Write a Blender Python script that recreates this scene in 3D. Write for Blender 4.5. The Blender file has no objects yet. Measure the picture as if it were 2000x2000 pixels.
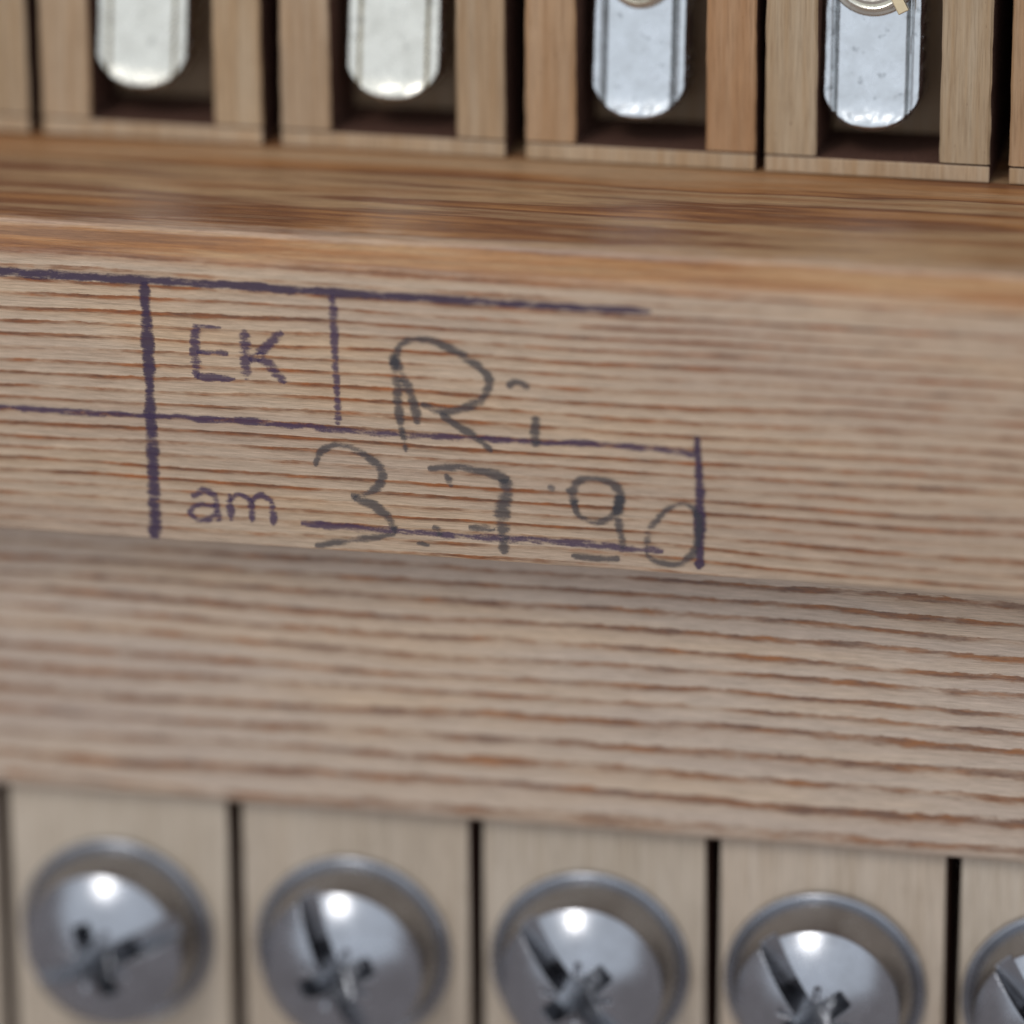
import bpy, bmesh, math, random
from mathutils import Vector, Matrix, noise as mnoise
random.seed(4)
S = 0.001                      # everything below is measured in millimetres
scene = bpy.context.scene
COL = scene.collection

# ------------------------------------------------------------------ camera
D = 300.0                      # mm from the lens to the rail face
WIDTH = 58.0                   # mm seen across the picture at that distance
Xc = Vector((1, -0.066, 0.20)).normalized()          # the rail's axis seen from the camera
Vc = Vector((0, 1, 0.36)); Vc = (Vc - Xc * Vc.dot(Xc)).normalized()
Nc = Xc.cross(Vc)
cam_r = Vector((Xc.x, Vc.x, Nc.x)); cam_u = Vector((Xc.y, Vc.y, Nc.y)); cam_c = Vector((Xc.z, Vc.z, Nc.z))
cam_loc = cam_c * D
cd = bpy.data.cameras.new('camera'); cam = bpy.data.objects.new('camera', cd); COL.objects.link(cam)
M = Matrix((cam_r, cam_u, cam_c)).transposed().to_4x4(); M.translation = cam_loc * S
cam.matrix_world = M
cd.sensor_width = 36.0; cd.lens = 36.0 * D / WIDTH
cd.clip_start = 0.01; cd.clip_end = 20
scene.camera = cam

def P(px, py, Z=0.0):
    """photo pixel (2000 px wide) -> point in mm on the level Z"""
    k = WIDTH / 2000.0 / D
    d = cam_r * ((px - 1000) * k) + cam_u * (-(py - 1000) * k) - cam_c
    t = (Z - cam_loc.z) / d.z
    return cam_loc + d * t

foc = P(760, 960, 0.0)
cd.dof.use_dof = True
cd.dof.focus_distance = (cam_loc - foc).dot(cam_c) * S
cd.dof.aperture_fstop = 9.2
cd.dof.aperture_blades = 0

# ------------------------------------------------------------------ light
w = bpy.data.worlds.new('World'); scene.world = w; w.use_nodes = True
bg = w.node_tree.nodes['Background']; bg.inputs[0].default_value = (0.55, 0.52, 0.55, 1); bg.inputs[1].default_value = 0.60
def area(name, direction, dist, size, power, col):
    l = bpy.data.lights.new(name, 'AREA'); l.shape = 'RECTANGLE'; l.size, l.size_y = size; l.energy = power; l.color = col
    o = bpy.data.objects.new(name, l); COL.objects.link(o)
    d = Vector(direction).normalized(); o.location = d * dist
    o.rotation_euler = (-d).to_track_quat('-Z', 'Y').to_euler()
    return o
area('window_light', (-0.24, 0.72, 0.65), 0.9, (0.15, 0.28), 2.1, (1.0, 0.98, 0.95))
area('sky_light', (-0.05, 0.47, 0.88), 1.0, (2.4, 1.5), 10.0, (0.74, 0.87, 1.0))
vs = scene.view_settings
vs.view_transform = 'Standard'; vs.look = 'None'; vs.gamma = 1.0; vs.exposure = -0.10; vs.use_curve_mapping = False

# ------------------------------------------------------------------ node helpers
class NT:
    def __init__(self, name):
        self.m = bpy.data.materials.new(name); self.m.use_nodes = True
        self.t = self.m.node_tree; self.b = self.t.nodes['Principled BSDF']; self.out = self.t.nodes['Material Output']
    def n(self, kind, **kw):
        x = self.t.nodes.new(kind)
        for k, v in kw.items(): setattr(x, k, v)
        return x
    def set(self, sock, v):
        if isinstance(v, (int, float, tuple, list)): sock.default_value = v
        else: self.t.links.new(v, sock)
    def math(self, op, a, b=0.0, c=None, clamp=False):
        x = self.n('ShaderNodeMath', operation=op); x.use_clamp = clamp
        self.set(x.inputs[0], a); self.set(x.inputs[1], b)
        if c is not None: self.set(x.inputs[2], c)
        return x.outputs[0]
    def vmul(self, v, s):
        x = self.n('ShaderNodeVectorMath', operation='MULTIPLY'); self.set(x.inputs[0], v); x.inputs[1].default_value = s
        return x.outputs[0]
    def vadd(self, v, s):
        x = self.n('ShaderNodeVectorMath', operation='ADD'); self.set(x.inputs[0], v); self.set(x.inputs[1], s)
        return x.outputs[0]
    def noise(self, v, sc=(1, 1, 1), detail=2.0, rough=0.5, off=0.0):
        x = self.n('ShaderNodeTexNoise'); v = self.vmul(v, sc)
        if off: v = self.vadd(v, (off, off * 1.7, off * .6))
        self.set(x.inputs['Vector'], v); x.inputs['Scale'].default_value = 1.0
        x.inputs['Detail'].default_value = detail; x.inputs['Roughness'].default_value = rough
        return x.outputs['Fac']
    def ramp(self, f, stops, mode='LINEAR'):
        x = self.n('ShaderNodeValToRGB'); self.set(x.inputs[0], f); r = x.color_ramp; r.interpolation = mode
        while len(r.elements) < len(stops): r.elements.new(0.5)
        for e, (p, c) in zip(r.elements, stops):
            e.position = p; e.color = c if len(c) == 4 else (*c, 1)
        return x.outputs[0]
    def mix(self, f, a, b, mode='MIX'):
        x = self.n('ShaderNodeMix', data_type='RGBA', blend_type=mode)
        self.set(x.inputs[0], f); self.set(x.inputs[6], a); self.set(x.inputs[7], b)
        return x.outputs[2]
    def mm(self):
        c = self.n('ShaderNodeTexCoord'); return self.vmul(c.outputs['Object'], (1000, 1000, 1000))
    def sep(self, v):
        x = self.n('ShaderNodeSeparateXYZ'); self.set(x.inputs[0], v); return x.outputs
    def bump(self, h, dist, strength=1.0):
        x = self.n('ShaderNodeBump'); x.inputs['Strength'].default_value = strength; x.inputs['Distance'].default_value = dist * S
        self.set(x.inputs['Height'], h); self.set(self.b.inputs['Normal'], x.outputs[0])

def g(v): return ((v / 255.0 + 0.055) / 1.055) ** 2.4 if v > 10 else v / 255 / 12.92
def rgb(r, gg, b): return (g(r), g(gg), g(b), 1)

def softwood(name, period, angle, warp, light, mid, dark, orange, rough, off, wavy=0.16, widen=None, sharp=0.93, even=.55, honey=None, edge=0.0, coat=.2):
    """quarter-sawn conifer: annual rings cut along X, thin dark late wood, fibres along X"""
    T = NT(name); v = T.mm(); s = T.sep(v); ca, sa = math.cos(angle), math.sin(angle)
    q = T.math('ADD', T.math('MULTIPLY', s[1], ca / period), T.math('MULTIPLY', s[2], sa / period))
    if widen:
        # rings get wider towards -Y, as on the photographed board
        y0, k = widen
        yy = T.math('SUBTRACT', s[1], y0)
        q = T.math('ADD', q, T.math('MULTIPLY', T.math('MULTIPLY', yy, yy), k))
    q = T.math('ADD', q, T.math('MULTIPLY', T.noise(v, (.016, .10, .10), 2, off=off), warp))
    q = T.math('ADD', q, T.math('MULTIPLY', T.noise(v, (.11, .7, .7), 2, off=off + 3), wavy * 2.2))
    q = T.math('ADD', q, T.math('MULTIPLY', T.noise(v, (.75, 3.4, 3.4), 5, .72, off=off + 5), wavy * 2.2))
    f = T.math('FRACT', q); ring = T.math('FLOOR', q)
    wn = T.n('ShaderNodeTexWhiteNoise', noise_dimensions='1D'); T.set(wn.inputs['W'], ring)
    rnd = wn.outputs['Value']
    late = T.ramp(f, [(0, (0, 0, 0)), (.25, (.05, .05, .05)), (.55, (.30, .30, .30)), (.78, (.95, .95, .95)), (sharp, (.9, .9, .9)), (1, (0, 0, 0))])
    patch = T.noise(v, (.20, .8, .8), 4, .68, off=off + 9)
    pc = T.math('ADD', T.math('MULTIPLY', T.math('SUBTRACT', patch, .5), 2.4), even)
    amt = T.math('MULTIPLY', late, T.math('ADD', T.math('MULTIPLY', rnd, .95 - even), pc, clamp=True), clamp=True)
    col = T.mix(T.math('MULTIPLY', amt, 1.0, clamp=True), light, mid)
    dk = T.math('MULTIPLY', T.math('SUBTRACT', amt, .42), 1.8, clamp=True)
    hue = T.math('MULTIPLY', T.math('SUBTRACT', T.noise(v, (.30, 1.6, 1.6), 4, .7, off=off + 13), .40), 4.5, clamp=True)
    col = T.mix(dk, col, T.mix(hue, dark, orange))
    # broad honey and pinkish tints of the early wood
    tint = T.noise(v, (.03, .22, .22), 3, .6, off=off + 21)
    col = T.mix(1.0, col, T.ramp(tint, [(.3, (.90, .86, .86)), (.5, (1.02, .99, .96)), (.68, (1.10, 1.0, .86))]), 'MULTIPLY')
    if honey is not None:
        # resinous, tangentially cut wood along the back of the rail: broad honey and red-brown figure
        mk = T.n('ShaderNodeMapRange', interpolation_type='SMOOTHSTEP'); T.set(mk.inputs[0], T.math('ADD', s[1], T.math('MULTIPLY', T.noise(v, (.12, 1, 1), 3, .6, off=40), .9)))
        mk.inputs[1].default_value = honey; mk.inputs[2].default_value = honey + 1.1
        fg = T.noise(v, (.016, .6, .27), 5, .56, off=off + 50)
        hc = T.ramp(fg, [(.30, rgb(112, 64, 42)), (.40, rgb(158, 116, 78)), (.455, rgb(176, 142, 104)), (.515, rgb(118, 72, 44)), (.57, rgb(168, 118, 72)), (.66, rgb(182, 148, 112))])
        ch = T.n('ShaderNodeMapRange', interpolation_type='SMOOTHSTEP'); T.set(ch.inputs[0], s[2]); ch.inputs[1].default_value = -2.1; ch.inputs[2].default_value = -1.5
        og = T.ramp(T.noise(v, (.05, 1.1, 1.1), 4, .65, off=71), [(.38, rgb(126, 74, 36)), (.5, rgb(172, 114, 60)), (.60, rgb(192, 148, 100))])
        hc = T.mix(T.math('MULTIPLY', ch.outputs[0], .7), hc, og)      # resin streak along the chamfer
        col = T.mix(mk.outputs[0], col, hc)
        # rubbed, paler wood along the edge between wall and chamfer
        ed = T.math('ABSOLUTE', T.math('SUBTRACT', T.math('ADD', s[1], T.math('MULTIPLY', T.noise(v, (.2, 2, 2), 4, .7, off=61), .5)), edge + .25))
        ed = T.math('MULTIPLY', T.math('SUBTRACT', .22, ed), 6.0, clamp=True)
        col = T.mix(T.math('MULTIPLY', ed, .5), col, rgb(206, 182, 160))
    fib = T.noise(v, (.35, 9, 9), 4, .7, off=off + 2)
    col = T.mix(1.0, col, T.ramp(fib, [(.25, (.70, .69, .68)), (.5, (1, 1, 1)), (.75, (1.22, 1.22, 1.22))]), 'MULTIPLY')
    fib2 = T.noise(v, (1.1, 26, 26), 3, .7, off=off + 7)
    col = T.mix(1.0, col, T.ramp(fib2, [(.28, (.78, .76, .74)), (.5, (1, 1, 1)), (.72, (1.16, 1.16, 1.16))]), 'MULTIPLY')
    T.set(T.b.inputs['Base Color'], col)
    T.set(T.b.inputs['Roughness'], T.math('ADD', T.math('MULTIPLY', fib, .25), rough - .12))
    T.b.inputs['Specular IOR Level'].default_value = 0.45
    T.b.inputs['Coat Weight'].default_value = coat; T.b.inputs['Coat Roughness'].default_value = .38
    h = T.math('ADD', T.math('ADD', T.math('MULTIPLY', fib, .5), T.math('MULTIPLY', fib2, .35)), T.math('MULTIPLY', amt, .35))
    T.bump(h, .09, .8)
    return T.m

def hardwood(name, base, streak, rough=.5):
    """fine pale hardwood, fibres along Y; each object takes its own tone from its object colour"""
    T = NT(name); v = T.mm()
    oi = T.n('ShaderNodeObjectInfo')
    v = T.vadd(v, T.vmul(oi.outputs['Random'], (97, 53, 31)))
    a = T.noise(v, (1.6, .07, 1.6), 3, .6); b = T.noise(v, (9, .35, 9), 3, .65); c = T.noise(v, (.12, .06, .12), 2)
    d = T.noise(v, (6, 1.6, 6), 2, .5)
    col = T.mix(T.math('MULTIPLY', T.math('SUBTRACT', a, .34), 2.2, clamp=True), base, streak)
    col = T.mix(1.0, col, T.ramp(b, [(.28, (.76, .73, .69)), (.5, (1, 1, 1)), (.74, (1.13, 1.13, 1.12))]), 'MULTIPLY')
    col = T.mix(1.0, col, T.ramp(c, [(.3, (.90, .88, .85)), (.7, (1.08, 1.07, 1.06))]), 'MULTIPLY')
    col = T.mix(1.0, col, T.ramp(d, [(.18, (.55, .48, .42)), (.30, (1, 1, 1)), (1, (1, 1, 1))]), 'MULTIPLY')
    col = T.mix(1.0, col, oi.outputs['Color'], 'MULTIPLY')
    T.set(T.b.inputs['Base Color'], col); T.b.inputs['Roughness'].default_value = rough
    T.b.inputs['Specular IOR Level'].default_value = .35
    T.bump(T.math('ADD', b, T.math('MULTIPLY', d, .5)), .05, .6)
    return T.m

def metal(name, col, rough, scratch, spots=0.0, aniso=(1, 1, 1)):
    T = NT(name); v = T.mm(); oi = T.n('ShaderNodeObjectInfo')
    v = T.vadd(v, T.vmul(oi.outputs['Random'], (41, 67, 23)))
    a = T.noise(v, (.6, .6, .6), 4, .65); b = T.noise(v, tuple(7 * k for k in aniso), 3, .7)
    c = T.mix(1.0, col, T.ramp(a, [(.3, (.87, .86, .85)), (.6, (1.04, 1.04, 1.04))]), 'MULTIPLY')
    if spots:
        sp = T.noise(v, (1.3, 1.3, 1.3), 2, .5, off=8)
        c = T.mix(1.0, c, T.ramp(sp, [(.62, (1, 1, 1)), (.74, (1 - spots,) * 3)]), 'MULTIPLY')
    T.set(T.b.inputs['Base Color'], c); T.b.inputs['Metallic'].default_value = 1.0
    T.set(T.b.inputs['Roughness'], T.math('ADD', T.math('MULTIPLY', a, .16), rough - .08))
    T.bump(T.math('ADD', T.math('MULTIPLY', b, .7), T.math('MULTIPLY', a, .3)), scratch, .6)
    return T.m

def ink(name, cola, colb, dens, brk, seed, bias=.12):
    """worn ink or graphite lying on the fibres: thin, broken up along the grain"""
    T = NT(name); v = T.mm(); uv = T.n('ShaderNodeUVMap'); u = T.sep(uv.outputs[0])
    e = T.math('MULTIPLY', T.math('MULTIPLY', u[1], T.math('SUBTRACT', 1.0, u[1])), 4.0)   # 0 at the edges, 1 in the middle
    n1 = T.noise(v, (.7, 4.2, 1), 4, .7, off=seed); n2 = T.noise(v, (.6, 1.5, 1), 3, .6, off=seed + 4); n3 = T.noise(v, (8, 14, 1), 2, .6, off=seed + 6)
    s = T.math('ADD', T.math('MULTIPLY', n1, brk), T.math('MULTIPLY', n2, brk * .8))
    s = T.math('ADD', s, T.math('MULTIPLY', n3, brk * .4))
    s = T.math('ADD', T.math('SUBTRACT', T.math('MULTIPLY', e, 1.15), s), brk * 1.10 - bias)
    al = T.math('MULTIPLY', T.math('MULTIPLY', s, 1.3, clamp=True), dens)
    T.set(T.b.inputs['Base Color'], T.mix(n2, cola, colb)); T.b.inputs['Roughness'].default_value = .6
    T.b.inputs['Specular IOR Level'].default_value = .3
    T.set(T.b.inputs['Alpha'], al)
    return T.m

LIGHT = rgb(200, 177, 152); MID = rgb(164, 120, 82); DARK = rgb(104, 68, 48); ORANGE = rgb(162, 92, 40)
m_rail = softwood('stamped_rail_wood', 0.74, math.radians(13), 3.0, LIGHT, MID, DARK, ORANGE, .52, 2.0, honey=P(1000, 552, 0).y, edge=P(1000, 312, -15.0).y - 1.25)
m_ledge = softwood('ledge_wood', 1.0, math.radians(8), 2.0, rgb(198, 179, 160), rgb(158, 126, 98), rgb(108, 78, 62), rgb(158, 100, 50), .36, 31.0, wavy=.22, widen=(-6.0, .015), even=.70, coat=.55)
m_maple = hardwood('pale_flange_wood', rgb(194, 179, 161), rgb(180, 162, 141), .48)
m_fork = hardwood('fork_wood', rgb(188, 166, 140), rgb(172, 140, 104), .55)
m_gap_shade = NT('painted_gap_shade')  # dark brown that paints in the shade inside recesses and gaps
_v = m_gap_shade.mm(); m_gap_shade.set(m_gap_shade.b.inputs['Base Color'], m_gap_shade.ramp(m_gap_shade.noise(_v, (5, 5, 5), 4, .7), [(.3, rgb(66, 42, 38)), (.7, rgb(124, 92, 76))]))
m_gap_shade.b.inputs['Roughness'].default_value = .95; m_gap_shade.b.inputs['Specular IOR Level'].default_value = .1
m_gap_shade.bump(m_gap_shade.noise(_v, (9, 9, 9), 3, .7), .15, .8); m_gap_shade = m_gap_shade.m
m_dark = hardwood('dark_base_wood', rgb(70, 48, 36), rgb(52, 34, 26), .7)
m_steel = metal('nickel_steel', (.36, .365, .385, 1), .26, .010)
m_alu = metal('bright_metal', (.74, .70, .60, 1), .27, .03, .30, (1, .25, 1))
m_alu2 = metal('cool_bright_metal', (.62, .63, .63, 1), .26, .05, .35, (1, .25, 1))
m_brass = metal('brass', (.70, .55, .34, 1), .38, .02)
m_purple = ink('purple_stamp_ink', rgb(84, 62, 78), rgb(72, 60, 102), .66, 3.4, 1.0, .34)
m_purple_line = ink('purple_stamp_line_ink', rgb(74, 56, 70), rgb(66, 54, 88), .76, 2.4, 5.0, .14)
m_graphite = ink('pencil_graphite', rgb(66, 64, 64), rgb(82, 82, 90), .60, 3.0, 11.0, .26)
m_graphite_soft = ink('soft_pencil_graphite', rgb(86, 84, 84), rgb(96, 94, 98), .55, 2.0, 15.0, .2)

# ------------------------------------------------------------------ mesh helpers
def link(name, me, mat, parent=None, smooth=None):
    if mat is not None and not me.materials: me.materials.append(mat)
    o = bpy.data.objects.new(name, me); COL.objects.link(o)
    if parent: o.parent = parent
    if smooth is not None:
        me.polygons.foreach_set('use_smooth', [True] * len(me.polygons))
        if smooth < 3: me.set_sharp_from_angle(angle=smooth)
    return o
def mesh(name, verts, faces):
    me = bpy.data.meshes.new(name); me.from_pydata([(x * S, y * S, z * S) for x, y, z in verts], [], faces); me.update()
    bm = bmesh.new(); bm.from_mesh(me); bmesh.ops.recalc_face_normals(bm, faces=bm.faces); bm.to_mesh(me); bm.free()
    return me
def tag(o, label, cat, group=None):
    o['label'] = label; o['category'] = cat
    if group: o['group'] = group
    return o
def empty(name, loc):
    o = bpy.data.objects.new(name, None); o.empty_display_size = .003; COL.objects.link(o); o.location = Vector(loc) * S
    return o
def box(name, x0, x1, y0, y1, z0, z1, bev=.12, segs=2):
    bm = bmesh.new(); bmesh.ops.create_cube(bm, size=1)
    for v in bm.verts:
        v.co = Vector(((x0 + x1) / 2 + v.co.x * (x1 - x0), (y0 + y1) / 2 + v.co.y * (y1 - y0), (z0 + z1) / 2 + v.co.z * (z1 - z0))) * S
    bmesh.ops.bevel(bm, geom=bm.edges[:], offset=bev * S, segments=segs, affect='EDGES', profile=.6)
    me = bpy.data.meshes.new(name); bm.to_mesh(me); bm.free()
    return me
def extrude_profile(name, prof, x0, x1, nx, wob=0.0, seed=0):
    """closed (y,z) outline swept along X, its edges faintly uneven"""
    vs_, fs = [], []; n = len(prof)
    for i in range(nx + 1):
        x = x0 + (x1 - x0) * i / nx
        for j, (y, z) in enumerate(prof):
            d = wob * mnoise.noise(Vector((x * .16, j * .35 + seed, seed))) + wob * .5 * mnoise.noise(Vector((x * .7, j * .5, seed + 9)))
            vs_.append((x, y + d, z + d * .5))
    for i in range(nx):
        for j in range(n):
            a = i * n + j; b = i * n + (j + 1) % n; fs.append((a, b, b + n, a + n))
    fs.append(tuple(range(n))); fs.append(tuple(range(nx * n, nx * n + n)))
    return mesh(name, vs_, fs)
def arc(cy, cz, r, a0, a1, n):
    return [(cy + r * math.cos(math.radians(a0 + (a1 - a0) * i / n)), cz + r * math.sin(math.radians(a0 + (a1 - a0) * i / n))) for i in range(n + 1)]

# ------------------------------------------------------------------ levels (mm)
Z_FORK = -15.0       # top of the fork blocks behind the stamped rail
Z_FLAN = -5.2        # top of the flanges that carry the domed screws
Z_BASE = -26.0
Y_WALL = P(1000, 312, Z_FORK).y          # back wall of the stamped rail
Y_FRONT = P(1000, 1099, 0).y             # front edge of its face
Z_L0, Z_L1 = -4.2, -4.2                  # ledge surface at its foot and at its crest
Y_L1 = P(1000, 1612, Z_L1).y
X0, X1 = -52.0, 52.0

# ------------------------------------------------------------------ the surface everything is mounted on
base = link('action_bed', box('action_bed', X0 - 6, X1 + 6, -62, 62, Z_BASE - 6, Z_BASE, .3), m_dark)
base['kind'] = 'structure'; base['label'] = 'dark wooden bed under the rails and blocks'
base.color = (1, 1, 1, 1)

# ------------------------------------------------------------------ stamped rail
r = 2.5
prof = [(Y_FRONT, Z_BASE), (Y_WALL, Z_BASE)] + [(Y_WALL, -14.0), (Y_WALL - .45, -8.0)] + arc(Y_WALL - 1.5, -1.9, .35, 8, 58, 4) + arc(Y_WALL - 3.2, -1.6, 1.6, 58, 90, 5) + arc(Y_FRONT + .12, -.12, .12, 90, 180, 2)
rail = link('stamped_rail', extrude_profile('stamped_rail', prof, X0, X1, 160, .05, 3), m_rail, smooth=math.radians(40))
tag(rail, 'fine-grained brown wooden rail stamped in purple and dated in pencil', 'rail')

# ------------------------------------------------------------------ ledge rail with the step that carries the flanges
yl0 = Y_FRONT - .15
top = []
for i in range(15):
    t = i / 14; y = yl0 + (Y_L1 + 1.4 - yl0) * t
    z = Z_L0 + (Z_L1 - Z_L0) * (0.55 * t + 0.45 * t * t)
    top.append((y, z))
prof = [(yl0, Z_BASE)] + top + arc(Y_L1 + .5, Z_L1 - .5, .5, 80, 180, 5) + [(Y_L1, Z_FLAN - 8), (-52, Z_FLAN - 8), (-52, Z_BASE)]
ledge = link('ledge_rail', extrude_profile('ledge_rail', prof, X0, X1, 160, .10, 11), m_ledge, smooth=math.radians(40))
tag(ledge, 'wide-grained wooden ledge without writing, between the stamped rail and the domed screws', 'rail')

# ------------------------------------------------------------------ stamp and handwriting
def ribbon(name, pts, width, mat, idx, smooth_curve=True, taper=True):
    """pts in photo pixels on the rail face; flat ink a few hundredths of a millimetre thick"""
    Q = [P(x, y, 0) for x, y in pts]
    W = width if isinstance(width, (list, tuple)) else [width] * len(Q)
    if smooth_curve and len(Q) > 2:
        R, RW = [], []; ex = [Q[0] * 2 - Q[1]] + Q + [Q[-1] * 2 - Q[-2]]
        for i in range(1, len(ex) - 2):
            for k in range(8):
                t = k / 8; p0, p1, p2, p3 = ex[i - 1:i + 3]
                R.append(.5 * ((2 * p1) + (p2 - p0) * t + (2 * p0 - 5 * p1 + 4 * p2 - p3) * t * t + (3 * p1 - p0 - 3 * p2 + p3) * t ** 3))
                RW.append(W[i - 1] + (W[i] - W[i - 1]) * t)
        R.append(Q[-1]); RW.append(W[-1])
    else:
        R, RW = [], []
        for i in range(len(Q) - 1):
            n = max(2, int((Q[i + 1] - Q[i]).length / .4))
            for k in range(n): R.append(Q[i].lerp(Q[i + 1], k / n)); RW.append(W[i] + (W[i + 1] - W[i]) * k / n)
        R.append(Q[-1]); RW.append(W[-1])
    vs_, fs, uvs = [], [], []; z = .022 + idx * .0016; L = 0
    for i, p in enumerate(R):
        a = R[max(0, i - 1)]; b = R[min(len(R) - 1, i + 1)]; t = (b - a).normalized(); nrm = Vector((-t.y, t.x, 0))
        if i: L += (p - R[i - 1]).length
        hw = RW[i] * .029 * .5 * 1.35 * (1 + .28 * mnoise.noise(Vector((p.x * .9, p.y * .9, idx * 2.3))))
        if taper and i in (0, len(R) - 1): hw *= .55
        j = nrm * (.05 * mnoise.noise(Vector((p.x * 1.3 + 7, p.y * 1.3, idx))))
        for s_ in (-1, 1):
            q = p + nrm * hw * s_ + j; vs_.append((q.x, q.y, z + .0012 * i / len(R))); uvs.append((L, (s_ + 1) / 2))
    for i in range(len(R) - 1): fs.append((2 * i, 2 * i + 2, 2 * i + 3, 2 * i + 1))
    return vs_, fs, uvs
idx_c = [0]
def stroke_part(name, strokes, mat, **kw):
    """one letter, digit or line = one part, made of its strokes"""
    V, F, U = [], [], []
    for pts, wd in strokes:
        v, f, u = ribbon(name, pts, wd, mat, idx_c[0], **kw); idx_c[0] += 1
        o = len(V); V += v; U += u; F += [tuple(i + o for i in ff) for ff in f]
    me = bpy.data.meshes.new(name); me.from_pydata([(x * S, y * S, z * S) for x, y, z in V], [], F)
    uvl = me.uv_layers.new(name='UVMap')
    for lp in me.loops: uvl.data[lp.index].uv = U[lp.vertex_index]
    bm = bmesh.new(); bm.from_mesh(me)
    for f in bm.faces:
        if f.normal.z < 0: f.normal_flip()
    bm.to_mesh(me); bm.free()
    return link(name, me, mat, rail)
A = lambda L: [(200 + .31056 * x, 500 + .31056 * y) for x, y in L]     # notes taken on two enlarged cut-outs
B = lambda L: [(700 + .36232 * x, 600 + .36232 * y) for x, y in L]
off_l = P(0, 530)
stroke_part('stamped_line', [([(-420, 505), (-200, 518), (0, 530), (280, 547), (466, 558), (590, 567), (650, 571), (800, 580), (1030, 595), (1272, 608)], [15, 16, 17, 16, 16, 15, 16, 15, 14, 13])], m_purple_line)
stroke_part('stamped_line', [([(282, 550), (290, 686), (293, 780), (299, 904), (304, 1052)], [20, 24, 20, 24, 25])], m_purple_line)
stroke_part('stamped_line', [([(649, 575), (653, 655), (658, 764), (661, 830)], [15, 16, 14, 13])], m_purple)
stroke_part('stamped_line', [([(-420, 770), (-150, 785), (0, 795), (200, 807), (386, 817), (511, 825), (666, 840), (800, 850), (917, 855), (1062, 864), (1171, 868), (1316, 881), (1356, 888)], 13)], m_purple)
stroke_part('stamped_line', [([(1361, 850), (1363, 886), (1367, 962), (1367, 1035), (1366, 1112)], [9, 16, 18, 20, 16])], m_purple_line)
stroke_part('stamped_line', [([(588, 1022), (700, 1031), (863, 1044), (1008, 1053), (1153, 1064), (1296, 1076)], 14)], m_purple)
stroke_part('stamped_letter', [([(381, 632), (384, 738)], 20), ([(383, 636), (432, 640)], 9), ([(384, 689), (446, 690)], 16), ([(384, 734), (460, 739)], 14)], m_purple, smooth_curve=False)
stroke_part('stamped_letter', [([(477, 642), (482, 742)], 21), ([(552, 648), (489, 706)], 18), ([(503, 688), (558, 748)], 19)], m_purple, smooth_curve=False)
stroke_part('stamped_letter', [(A([(560, 1512), (640, 1475), (710, 1515), (722, 1600), (738, 1668)]), 13), (A([(715, 1572), (620, 1560), (552, 1605), (600, 1662), (680, 1645), (722, 1600)]), 12)], m_purple)
stroke_part('stamped_letter', [(A([(800, 1490), (815, 1668)]), 15), (A([(932, 1520), (945, 1680)]), 14), (A([(1068, 1545), (1080, 1695)]), 15), (A([(800, 1540), (860, 1492), (932, 1535)]), 11), (A([(932, 1545), (1000, 1502), (1068, 1555)]), 11)], m_purple)
stroke_part('pencil_letter', [(B([(182, 240), (208, 400), (222, 600), (262, 780)]), [14, 22, 16, 11]),
                              (B([(325, 630), (292, 490), (248, 390), (205, 290), (228, 205), (320, 175), (450, 200), (580, 268), (680, 345), (706, 420), (655, 500), (560, 545), (440, 555), (335, 522)]), [16, 19, 22, 18, 15, 14, 15, 16, 17, 17, 16, 16, 15, 12]),
                              (B([(440, 575), (540, 640), (640, 705), (725, 778)]), [11, 14, 16, 12])], m_graphite)
stroke_part('pencil_letter', [(B([(955, 585), (952, 660), (958, 752)]), [16, 20, 18]), (B([(800, 425), (850, 402), (925, 432)]), [14, 16, 11])], m_graphite)
stroke_part('pencil_digit', [(A([(1338, 1320), (1368, 1240), (1450, 1185), (1545, 1200), (1660, 1258), (1742, 1325), (1758, 1400), (1715, 1462), (1640, 1500), (1565, 1512)]), [11, 13, 14, 14, 15, 18, 18, 15, 14, 15]),
                             (A([(1580, 1520), (1660, 1545), (1750, 1600), (1820, 1680), (1846, 1745)]), [12, 16, 18, 16, 12]),
                             (A([(1846, 1748), (1700, 1768), (1500, 1792), (1338, 1822)]), [9, 13, 14, 11])], m_graphite)
stroke_part('pencil_dot', [(B([(400, 1180), (432, 1200), (440, 1232)]), 12), (B([(315, 1268), (385, 1282)]), 11)], m_graphite)
stroke_part('pencil_digit', [(B([(375, 872), (520, 858), (650, 875), (760, 905), (808, 935)]), [11, 15, 17, 18, 18]), (B([(800, 925), (795, 1010), (775, 1100), (778, 1200), (790, 1330)]), [22, 29, 31, 27, 15]),
                             (B([(470, 895), (508, 965)]), 15), (B([(595, 1185), (740, 1192)]), 14)], m_graphite)
stroke_part('pencil_dot', [(B([(1020, 972), (1062, 976)]), 15)], m_graphite_soft)
stroke_part('pencil_digit', [(B([(1170, 1060), (1152, 985), (1195, 932), (1310, 930), (1388, 962), (1415, 1022), (1380, 1115), (1285, 1158), (1190, 1120), (1160, 1040)]), [15, 18, 13, 13, 18, 20, 15, 12, 12, 14]), (B([(1410, 1010), (1402, 1110), (1412, 1210), (1432, 1300)]), [20, 18, 17, 13]),
                             (B([(1148, 1338), (1290, 1352), (1410, 1350)]), 12)], m_graphite)
stroke_part('pencil_digit', [(B([(1552, 1300), (1568, 1205), (1612, 1145), (1690, 1070), (1780, 1062), (1826, 1120), (1838, 1200), (1818, 1290), (1770, 1360), (1690, 1388), (1590, 1362), (1548, 1318)]), [16, 16, 12, 9, 9, 12, 14, 13, 13, 13, 11, 10])], m_graphite)

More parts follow.
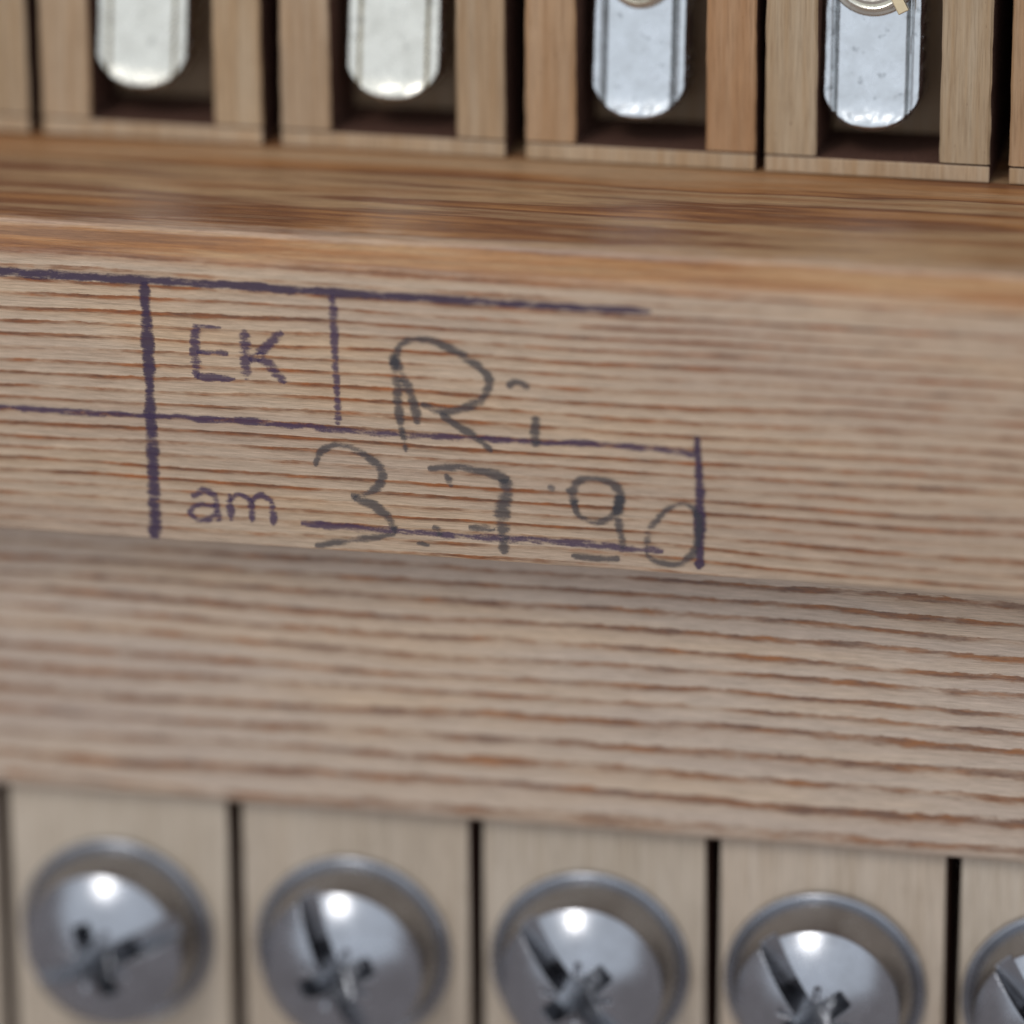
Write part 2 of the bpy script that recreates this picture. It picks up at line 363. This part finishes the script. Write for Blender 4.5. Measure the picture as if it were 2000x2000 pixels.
# ------------------------------------------------------------------ flanges with domed screws (in front of the ledge)
gap_px = [8, 461, 930, 1392, 1860]
gx = []
for i, px in enumerate(gap_px):
    gx.append(P(px, 1570 + 0.073 * px + 110, Z_FLAN).x)
pitch_f = (gx[-1] - gx[0]) / 4
gx = [gx[0] - pitch_f] + gx + [gx[-1] + pitch_f]
YF1 = Y_L1 - .12; YF0 = -50
fl_labels = ['pale wooden flange cut off by the frame, beside the screw with the nearly level slot',
             'pale wooden flange under the screw with the nearly level slot',
             'pale wooden flange under the screw with the steepest slot',
             'pale wooden flange two along from the one whose screw slot lies nearly level',
             'pale wooden flange three along from the one whose screw slot lies nearly level',
             'pale wooden flange cut off by the frame, four along from the level-slotted screw']
tones = [(1, 1, 1), (1, 1, .99), (.99, .98, .97), (1, 1, 1), (1.0, .98, .97), (.98, .98, .98)]
for i in range(6):
    hg = .43
    xa, xb = gx[i] + hg, gx[i + 1] - hg; wd = xb - xa
    o = link('flange_block', box('flange_block', -wd / 2, wd / 2, YF0, YF1, -8, 0, .16), m_maple)
    o.data.materials.append(m_gap_shade)
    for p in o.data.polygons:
        if abs(p.normal.x) > .8: p.material_index = 1  # side faces darkened: painted shade between the flanges
    o.location = Vector(((xa + xb) / 2, 0, Z_FLAN)) * S; o.color = (*tones[i], 1)
    tag(o, fl_labels[i], 'wood block', 'pale flanges side by side')

# screw head: a domed cap with a straight slot and a cross recess cut into it
def sm(a, b, x):
    t = max(0.0, min(1.0, (x - a) / (b - a))); return t * t * (3 - 2 * t)
def head_mesh():
    RD, RC, H0, HC, H1 = 4.93, 4.32, .42, 3.05, 4.75; h = H1 - HC; RS = (RC * RC + h * h) / (2 * h)
    NR, NA = 150, 560; V, F = [], []
    def z_at(x, y):
        rr = math.hypot(x, y)
        if rr <= RC: z = HC + math.sqrt(max(0, RS * RS - rr * rr)) - (RS - h)
        else: t = (rr - RC) / (RD - RC); z = H0 + (HC - H0) * max(0.0, 1 - t) ** 1.25      # concave flare down to the collar
        cut = 0.0
        # slot
        k = 1 - sm(.49, .61, abs(y)); fl = 2.6
        if z > fl: cut = max(cut, k * (z - fl))
        # cross recess: arms get deeper towards the middle
        for u, v in ((x, y), (y, x)):
            au, av = abs(u), abs(v)
            hw = .58 - .06 * au
            k = (1 - sm(hw - .05, hw + .07, av)) * (1 - sm(1.8, 2.15, au))
            fl2 = 1.15 + .75 * au
            if z > fl2: cut = max(cut, k * (z - fl2))
        k = 1 - sm(.62, .74, rr); fl3 = 1.35 + .75 * rr
        if z > fl3: cut = max(cut, k * (z - fl3))
        # small tick marks between the arms
        for u, v in (((x + y) * .7071, (x - y) * .7071), ((x - y) * .7071, (x + y) * .7071)):
            k = (1 - sm(.07, .2, abs(v))) * sm(.8, 1.0, abs(u)) * (1 - sm(1.55, 1.9, abs(u)))
            cut = max(cut, k * .35)
        return z - cut
    V.append((0, 0, z_at(0, 0)))
    for i in range(1, NR + 1):
        rr = RD * i / NR
        for j in range(NA):
            a = 2 * math.pi * j / NA; x, y = rr * math.cos(a), rr * math.sin(a); V.append((x, y, z_at(x, y)))
    for j in range(NA): F.append((0, 1 + j, 1 + (j + 1) % NA))
    for i in range(NR - 1):
        for j in range(NA):
            a = 1 + i * NA + j; b = 1 + i * NA + (j + 1) % NA; F.append((a, a + NA, b + NA, b))
    o = len(V)
    for j in range(NA):
        a = 2 * math.pi * j / NA; V.append((RD * math.cos(a), RD * math.sin(a), .05))
    b0 = 1 + (NR - 1) * NA
    for j in range(NA): F.append((b0 + j, o + j, o + (j + 1) % NA, b0 + (j + 1) % NA))
    me = bpy.data.meshes.new('head'); me.from_pydata([(x * S, y * S, z * S) for x, y, z in V], [], F); me.update()
    return me
def lathe(name, prof, n=96, closed=True):
    V, F = [], []; m = len(prof)
    for j in range(n):
        a = 2 * math.pi * j / n
        for rr, z in prof: V.append((rr * math.cos(a), rr * math.sin(a), z))
    for j in range(n):
        for k in range(m if closed else m - 1):
            a = j * m + k; b = j * m + (k + 1) % m; c = ((j + 1) % n) * m
            F.append((a, b, c + (k + 1) % m, c + k))
    return mesh(name, V, F)
head = head_mesh()
collar = lathe('collar', [(4.60, 0.0), (5.20, 0.0), (5.29, .08), (5.32, .22), (5.30, .36), (5.24, .46), (5.15, .52), (5.05, .52), (4.96, .47), (4.80, .40)])
screw_px = [(232, 1815), (692, 1851), (1154, 1882), (1612, 1921), (2078, 1962)]
slot_dir = [(265, 90), (110, -230), (150, -170), (110, -150), (120, -140)]
sc_labels = ['domed steel screw whose slot lies nearly level along the rail',
             'domed steel screw with the steepest slot, next to the level-slotted screw',
             'domed steel screw with diagonal slot, two along from the level-slotted screw',
             'domed steel screw with diagonal slot, three along from the level-slotted screw',
             'domed steel screw cut off by the frame, four along from the level-slotted one']
for i, (px, py) in enumerate(screw_px):
    p = P(px, py, Z_FLAN)
    e = empty('dome_screw', (p.x, p.y, Z_FLAN + .01))
    a = P(px - slot_dir[i][0] * .5, py + slot_dir[i][1] * .5, Z_FLAN + 2); b = P(px + slot_dir[i][0] * .5, py - slot_dir[i][1] * .5, Z_FLAN + 2)
    e.rotation_euler = (math.radians(random.uniform(-1.2, 1.2)), math.radians(random.uniform(-1.2, 1.2)), math.atan2(b.y - a.y, b.x - a.x))
    e.scale = (1.13, 1.13, 1.06)
    tag(e, sc_labels[i], 'screw', 'domed screws in the flanges')
    link('head', head, m_steel, e, 4.0); link('collar', collar, m_steel, e, 4.0)

# ------------------------------------------------------------------ fork blocks behind the stamped rail
gap_t = [69, 530, 1006, 1484, 1951]; gap_w = [.80, 1.15, 1.2, .55, 1.1]
tx = [P(px, 215 + .061 * px, Z_FORK).x for px in gap_t]
pt = (tx[-1] - tx[0]) / 4
tx = [tx[0] - pt] + tx + [tx[-1] + pt]; gap_w = [.7] + gap_w + [.7]
YB0 = Y_WALL + .06; YB1 = Y_WALL + 42
fk_tone = [(.95, .95, .93), (.98, .94, .90), (.98, .95, .93), (.98, .84, .72), (.93, .92, .88), (.90, .76, .64)]
fk_tone2 = [(.95, .95, .93), (.99, .96, .90), (.97, .93, .88), (.95, .74, .58), (.96, .96, .93), (.9, .76, .64)]
fk_labels = ['fork block of pale wood cut off by the frame, beside the boxed letters',
             'pale wooden fork block behind the boxed letters, around a plain tongue',
             'pale wooden fork block around the plain tongue beside the stained one',
             'orange-toned wooden fork block around the faintly stained tongue',
             'greyish wooden fork block around the tongue with the brass strip',
             'fork block cut off by the frame, beside the greyish fork block']
def wobble_box(name, x0, x1, y0, y1, z0, z1, seed):
    """a sawn strip: outline of a box whose long edges are slightly rough"""
    V, F = [], []; n = 60; c = .14
    pr = [(x0, z0), (x1, z0), (x1, z1 - c), (x1 - c, z1), (x0 + c, z1), (x0, z1 - c)]
    for i in range(n + 1):
        y = y0 + (y1 - y0) * i / n
        for k, (x, z) in enumerate(pr):
            d = .045 * mnoise.noise(Vector((y * .8, k * 3.1, seed))) + .03 * mnoise.noise(Vector((y * 3.3, k * 5.1, seed)))
            V.append((x + d, y, z + d * .4))
    m = len(pr)
    for i in range(n):
        for k in range(m):
            a = i * m + k; b = i * m + (k + 1) % m; F.append((a, b, b + m, a + m))
    F.append(tuple(range(m))); F.append(tuple(range(n * m, n * m + m)))
    me = mesh(name, V, F); me.materials.append(m_fork); me.materials.append(m_gap_shade)
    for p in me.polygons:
        if p.index < n * m and p.index % m in (1, 5): p.material_index = 1              # flanks coloured dark to paint in the shade of gaps and recess
    return me
FLOOR = -6.2
for i in range(6):
    xa, xb = tx[i] + gap_w[i] / 2, tx[i + 1] - gap_w[i + 1] / 2; cx = (xa + xb) / 2
    xa -= cx; xb -= cx; pl, prr = 3.0, 2.9
    e = empty('fork_block', (cx, YB0, Z_BASE)); dz = Z_FORK - Z_BASE
    es = 1.0
    for nm, me, tone in (('side_wall', wobble_box('side_wall', xa, xa + pl, es + .12, 42, 0, dz, i * 2.1), fk_tone[i]),
                         ('side_wall', wobble_box('side_wall', xb - prr, xb, es + .12, 42, 0, dz, i * 2.1 + 1), fk_tone2[i]),
                         ('end_strip', box('end_strip', xa, xb, 0, es, 0, dz - .12, .12), (1.02, 1.0, .97)),
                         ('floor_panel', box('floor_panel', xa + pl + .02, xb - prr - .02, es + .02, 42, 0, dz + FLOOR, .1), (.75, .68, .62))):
        if nm == 'end_strip':
            me.materials.append(m_fork); me.materials.append(m_gap_shade)
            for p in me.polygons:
                if p.normal.y > .8 or abs(p.normal.x) > .8: p.material_index = 1  # inner face and ends carry the painted recess and gap shade
        o = link(nm, me, m_fork, e); o.color = (*tone, 1)
    tag(e, fk_labels[i], 'wood fork', 'fork blocks in a row')

# ------------------------------------------------------------------ metal tongues lying in the forks, tips raised
def tongue_mesh(width, groove, double, seed):
    hw = width / 2; V, F = [], []; nv, ns = 120, 60; L = 19.0; th = 3.2
    def zt(v, d, dy):
        x = abs(v) * hw
        z = 0.0
        gpos = hw - .84
        z -= groove * math.exp(-((x - gpos) / .06) ** 2)
        if double: z -= groove * .5 * math.exp(-((x - gpos - .24) / .05) ** 2)
        z -= .22 * sm(hw - .25, hw, x) ** 2                     # eased long edges
        z += .26 * (1 - sm(.1, 2.2, dy)) ** 2 - .35 * (1 - sm(0, .28, d)) ** 2   # tip curls up a little, its rim is eased
        z += .035 * mnoise.noise(Vector((v * 3, d * .7, seed))) + .02 * mnoise.noise(Vector((v * 9, d * 3, seed)))
        return z
    for i in range(nv + 1):
        v = -1 + 2 * i / nv
        # flattened round tip
        ye = 2.35 * (1 - (max(0.0, 1 - abs(v) ** 2.25)) ** .62)
        for j in range(ns + 1):
            t = (j / ns) ** 1.8; d = t * (L - ye)
            V.append((v * hw, ye + d, zt(v, d, ye + d)))
    m = ns + 1
    for i in range(nv):
        for j in range(ns):
            a = i * m + j; F.append((a, a + m, a + m + 1, a + 1))
    # sides and underside
    rim = [i * m for i in range(nv + 1)]
    ring = [ns - j for j in range(ns)] + rim + [nv * m + j for j in range(1, m)]
    o = len(V)
    for k in ring: x, y, z = V[k]; V.append((x * .96, y + .15 * (1 if y < 3 else 0), -th))
    for k in range(len(ring) - 1): F.append((ring[k], ring[k + 1], o + k + 1, o + k))
    a, b = ring[-1], ring[0]; F.append((a, b, o, o + len(ring) - 1))
    F.append(tuple(o + k for k in range(len(ring))))
    return mesh('plate', V, F)
t_px = [(279, 169), (769, 193), (1248, 231), (1702, 251)]      # lowest point of each tip
t_w = [5.65, 5.7, 5.65, 5.8]
t_labels = ['bright rounded metal tongue without screw in the fork over the lettered stamp boxes',
            'bright rounded metal tongue without screw, next to the stained one',
            'faintly stained metal tongue showing the edge of a screw head',
            'grooved metal tongue with screw head and brass strip']
TILT = math.radians(-9)
def rodz(prof, n=64): return lathe('screw', prof, n, False)
for i, (px, py) in enumerate(t_px):
    zt = Z_FORK - .4
    p = P(px, py, zt - .5)
    e = empty('metal_tongue', (p.x, p.y, zt)); e.rotation_euler = (TILT, 0, math.radians([-.6, -.4, .3, .8][i]))
    link('plate', tongue_mesh(t_w[i], .34 if i < 2 else .30, i >= 2, i * 4.4), m_alu if i < 2 else m_alu2, e, math.radians(50))
    if i >= 2:
        yy = [8.5, 9.3][i - 2]; rr = [2.0, 2.7][i - 2]
        sc_ = link('screw', rodz([(.01, 1.2), (rr * .55, 1.2), (rr * .6, 1.05), (rr * .66, 1.15), (rr * .72, 1.1), (rr * .76, .8), (rr * .82, .86), (rr * .88, .8), (rr * .9, .45), (rr * .97, .4), (rr, .3), (rr, -.1)]), m_alu, e, math.radians(35))
        sc_.location = (0, yy * S, 0)
        if i == 3:
            b = link('brass_strip', box('brass_strip', -.32, .32, -1.5, 1.5, 0, .55, .06), m_brass, sc_)
            b.location = (1.25 * S, -1.0 * S, 1.0 * S); b.rotation_euler = (0, 0, math.radians(28))
    tag(e, t_labels[i], 'metal tongue', 'metal tongues in the forks')
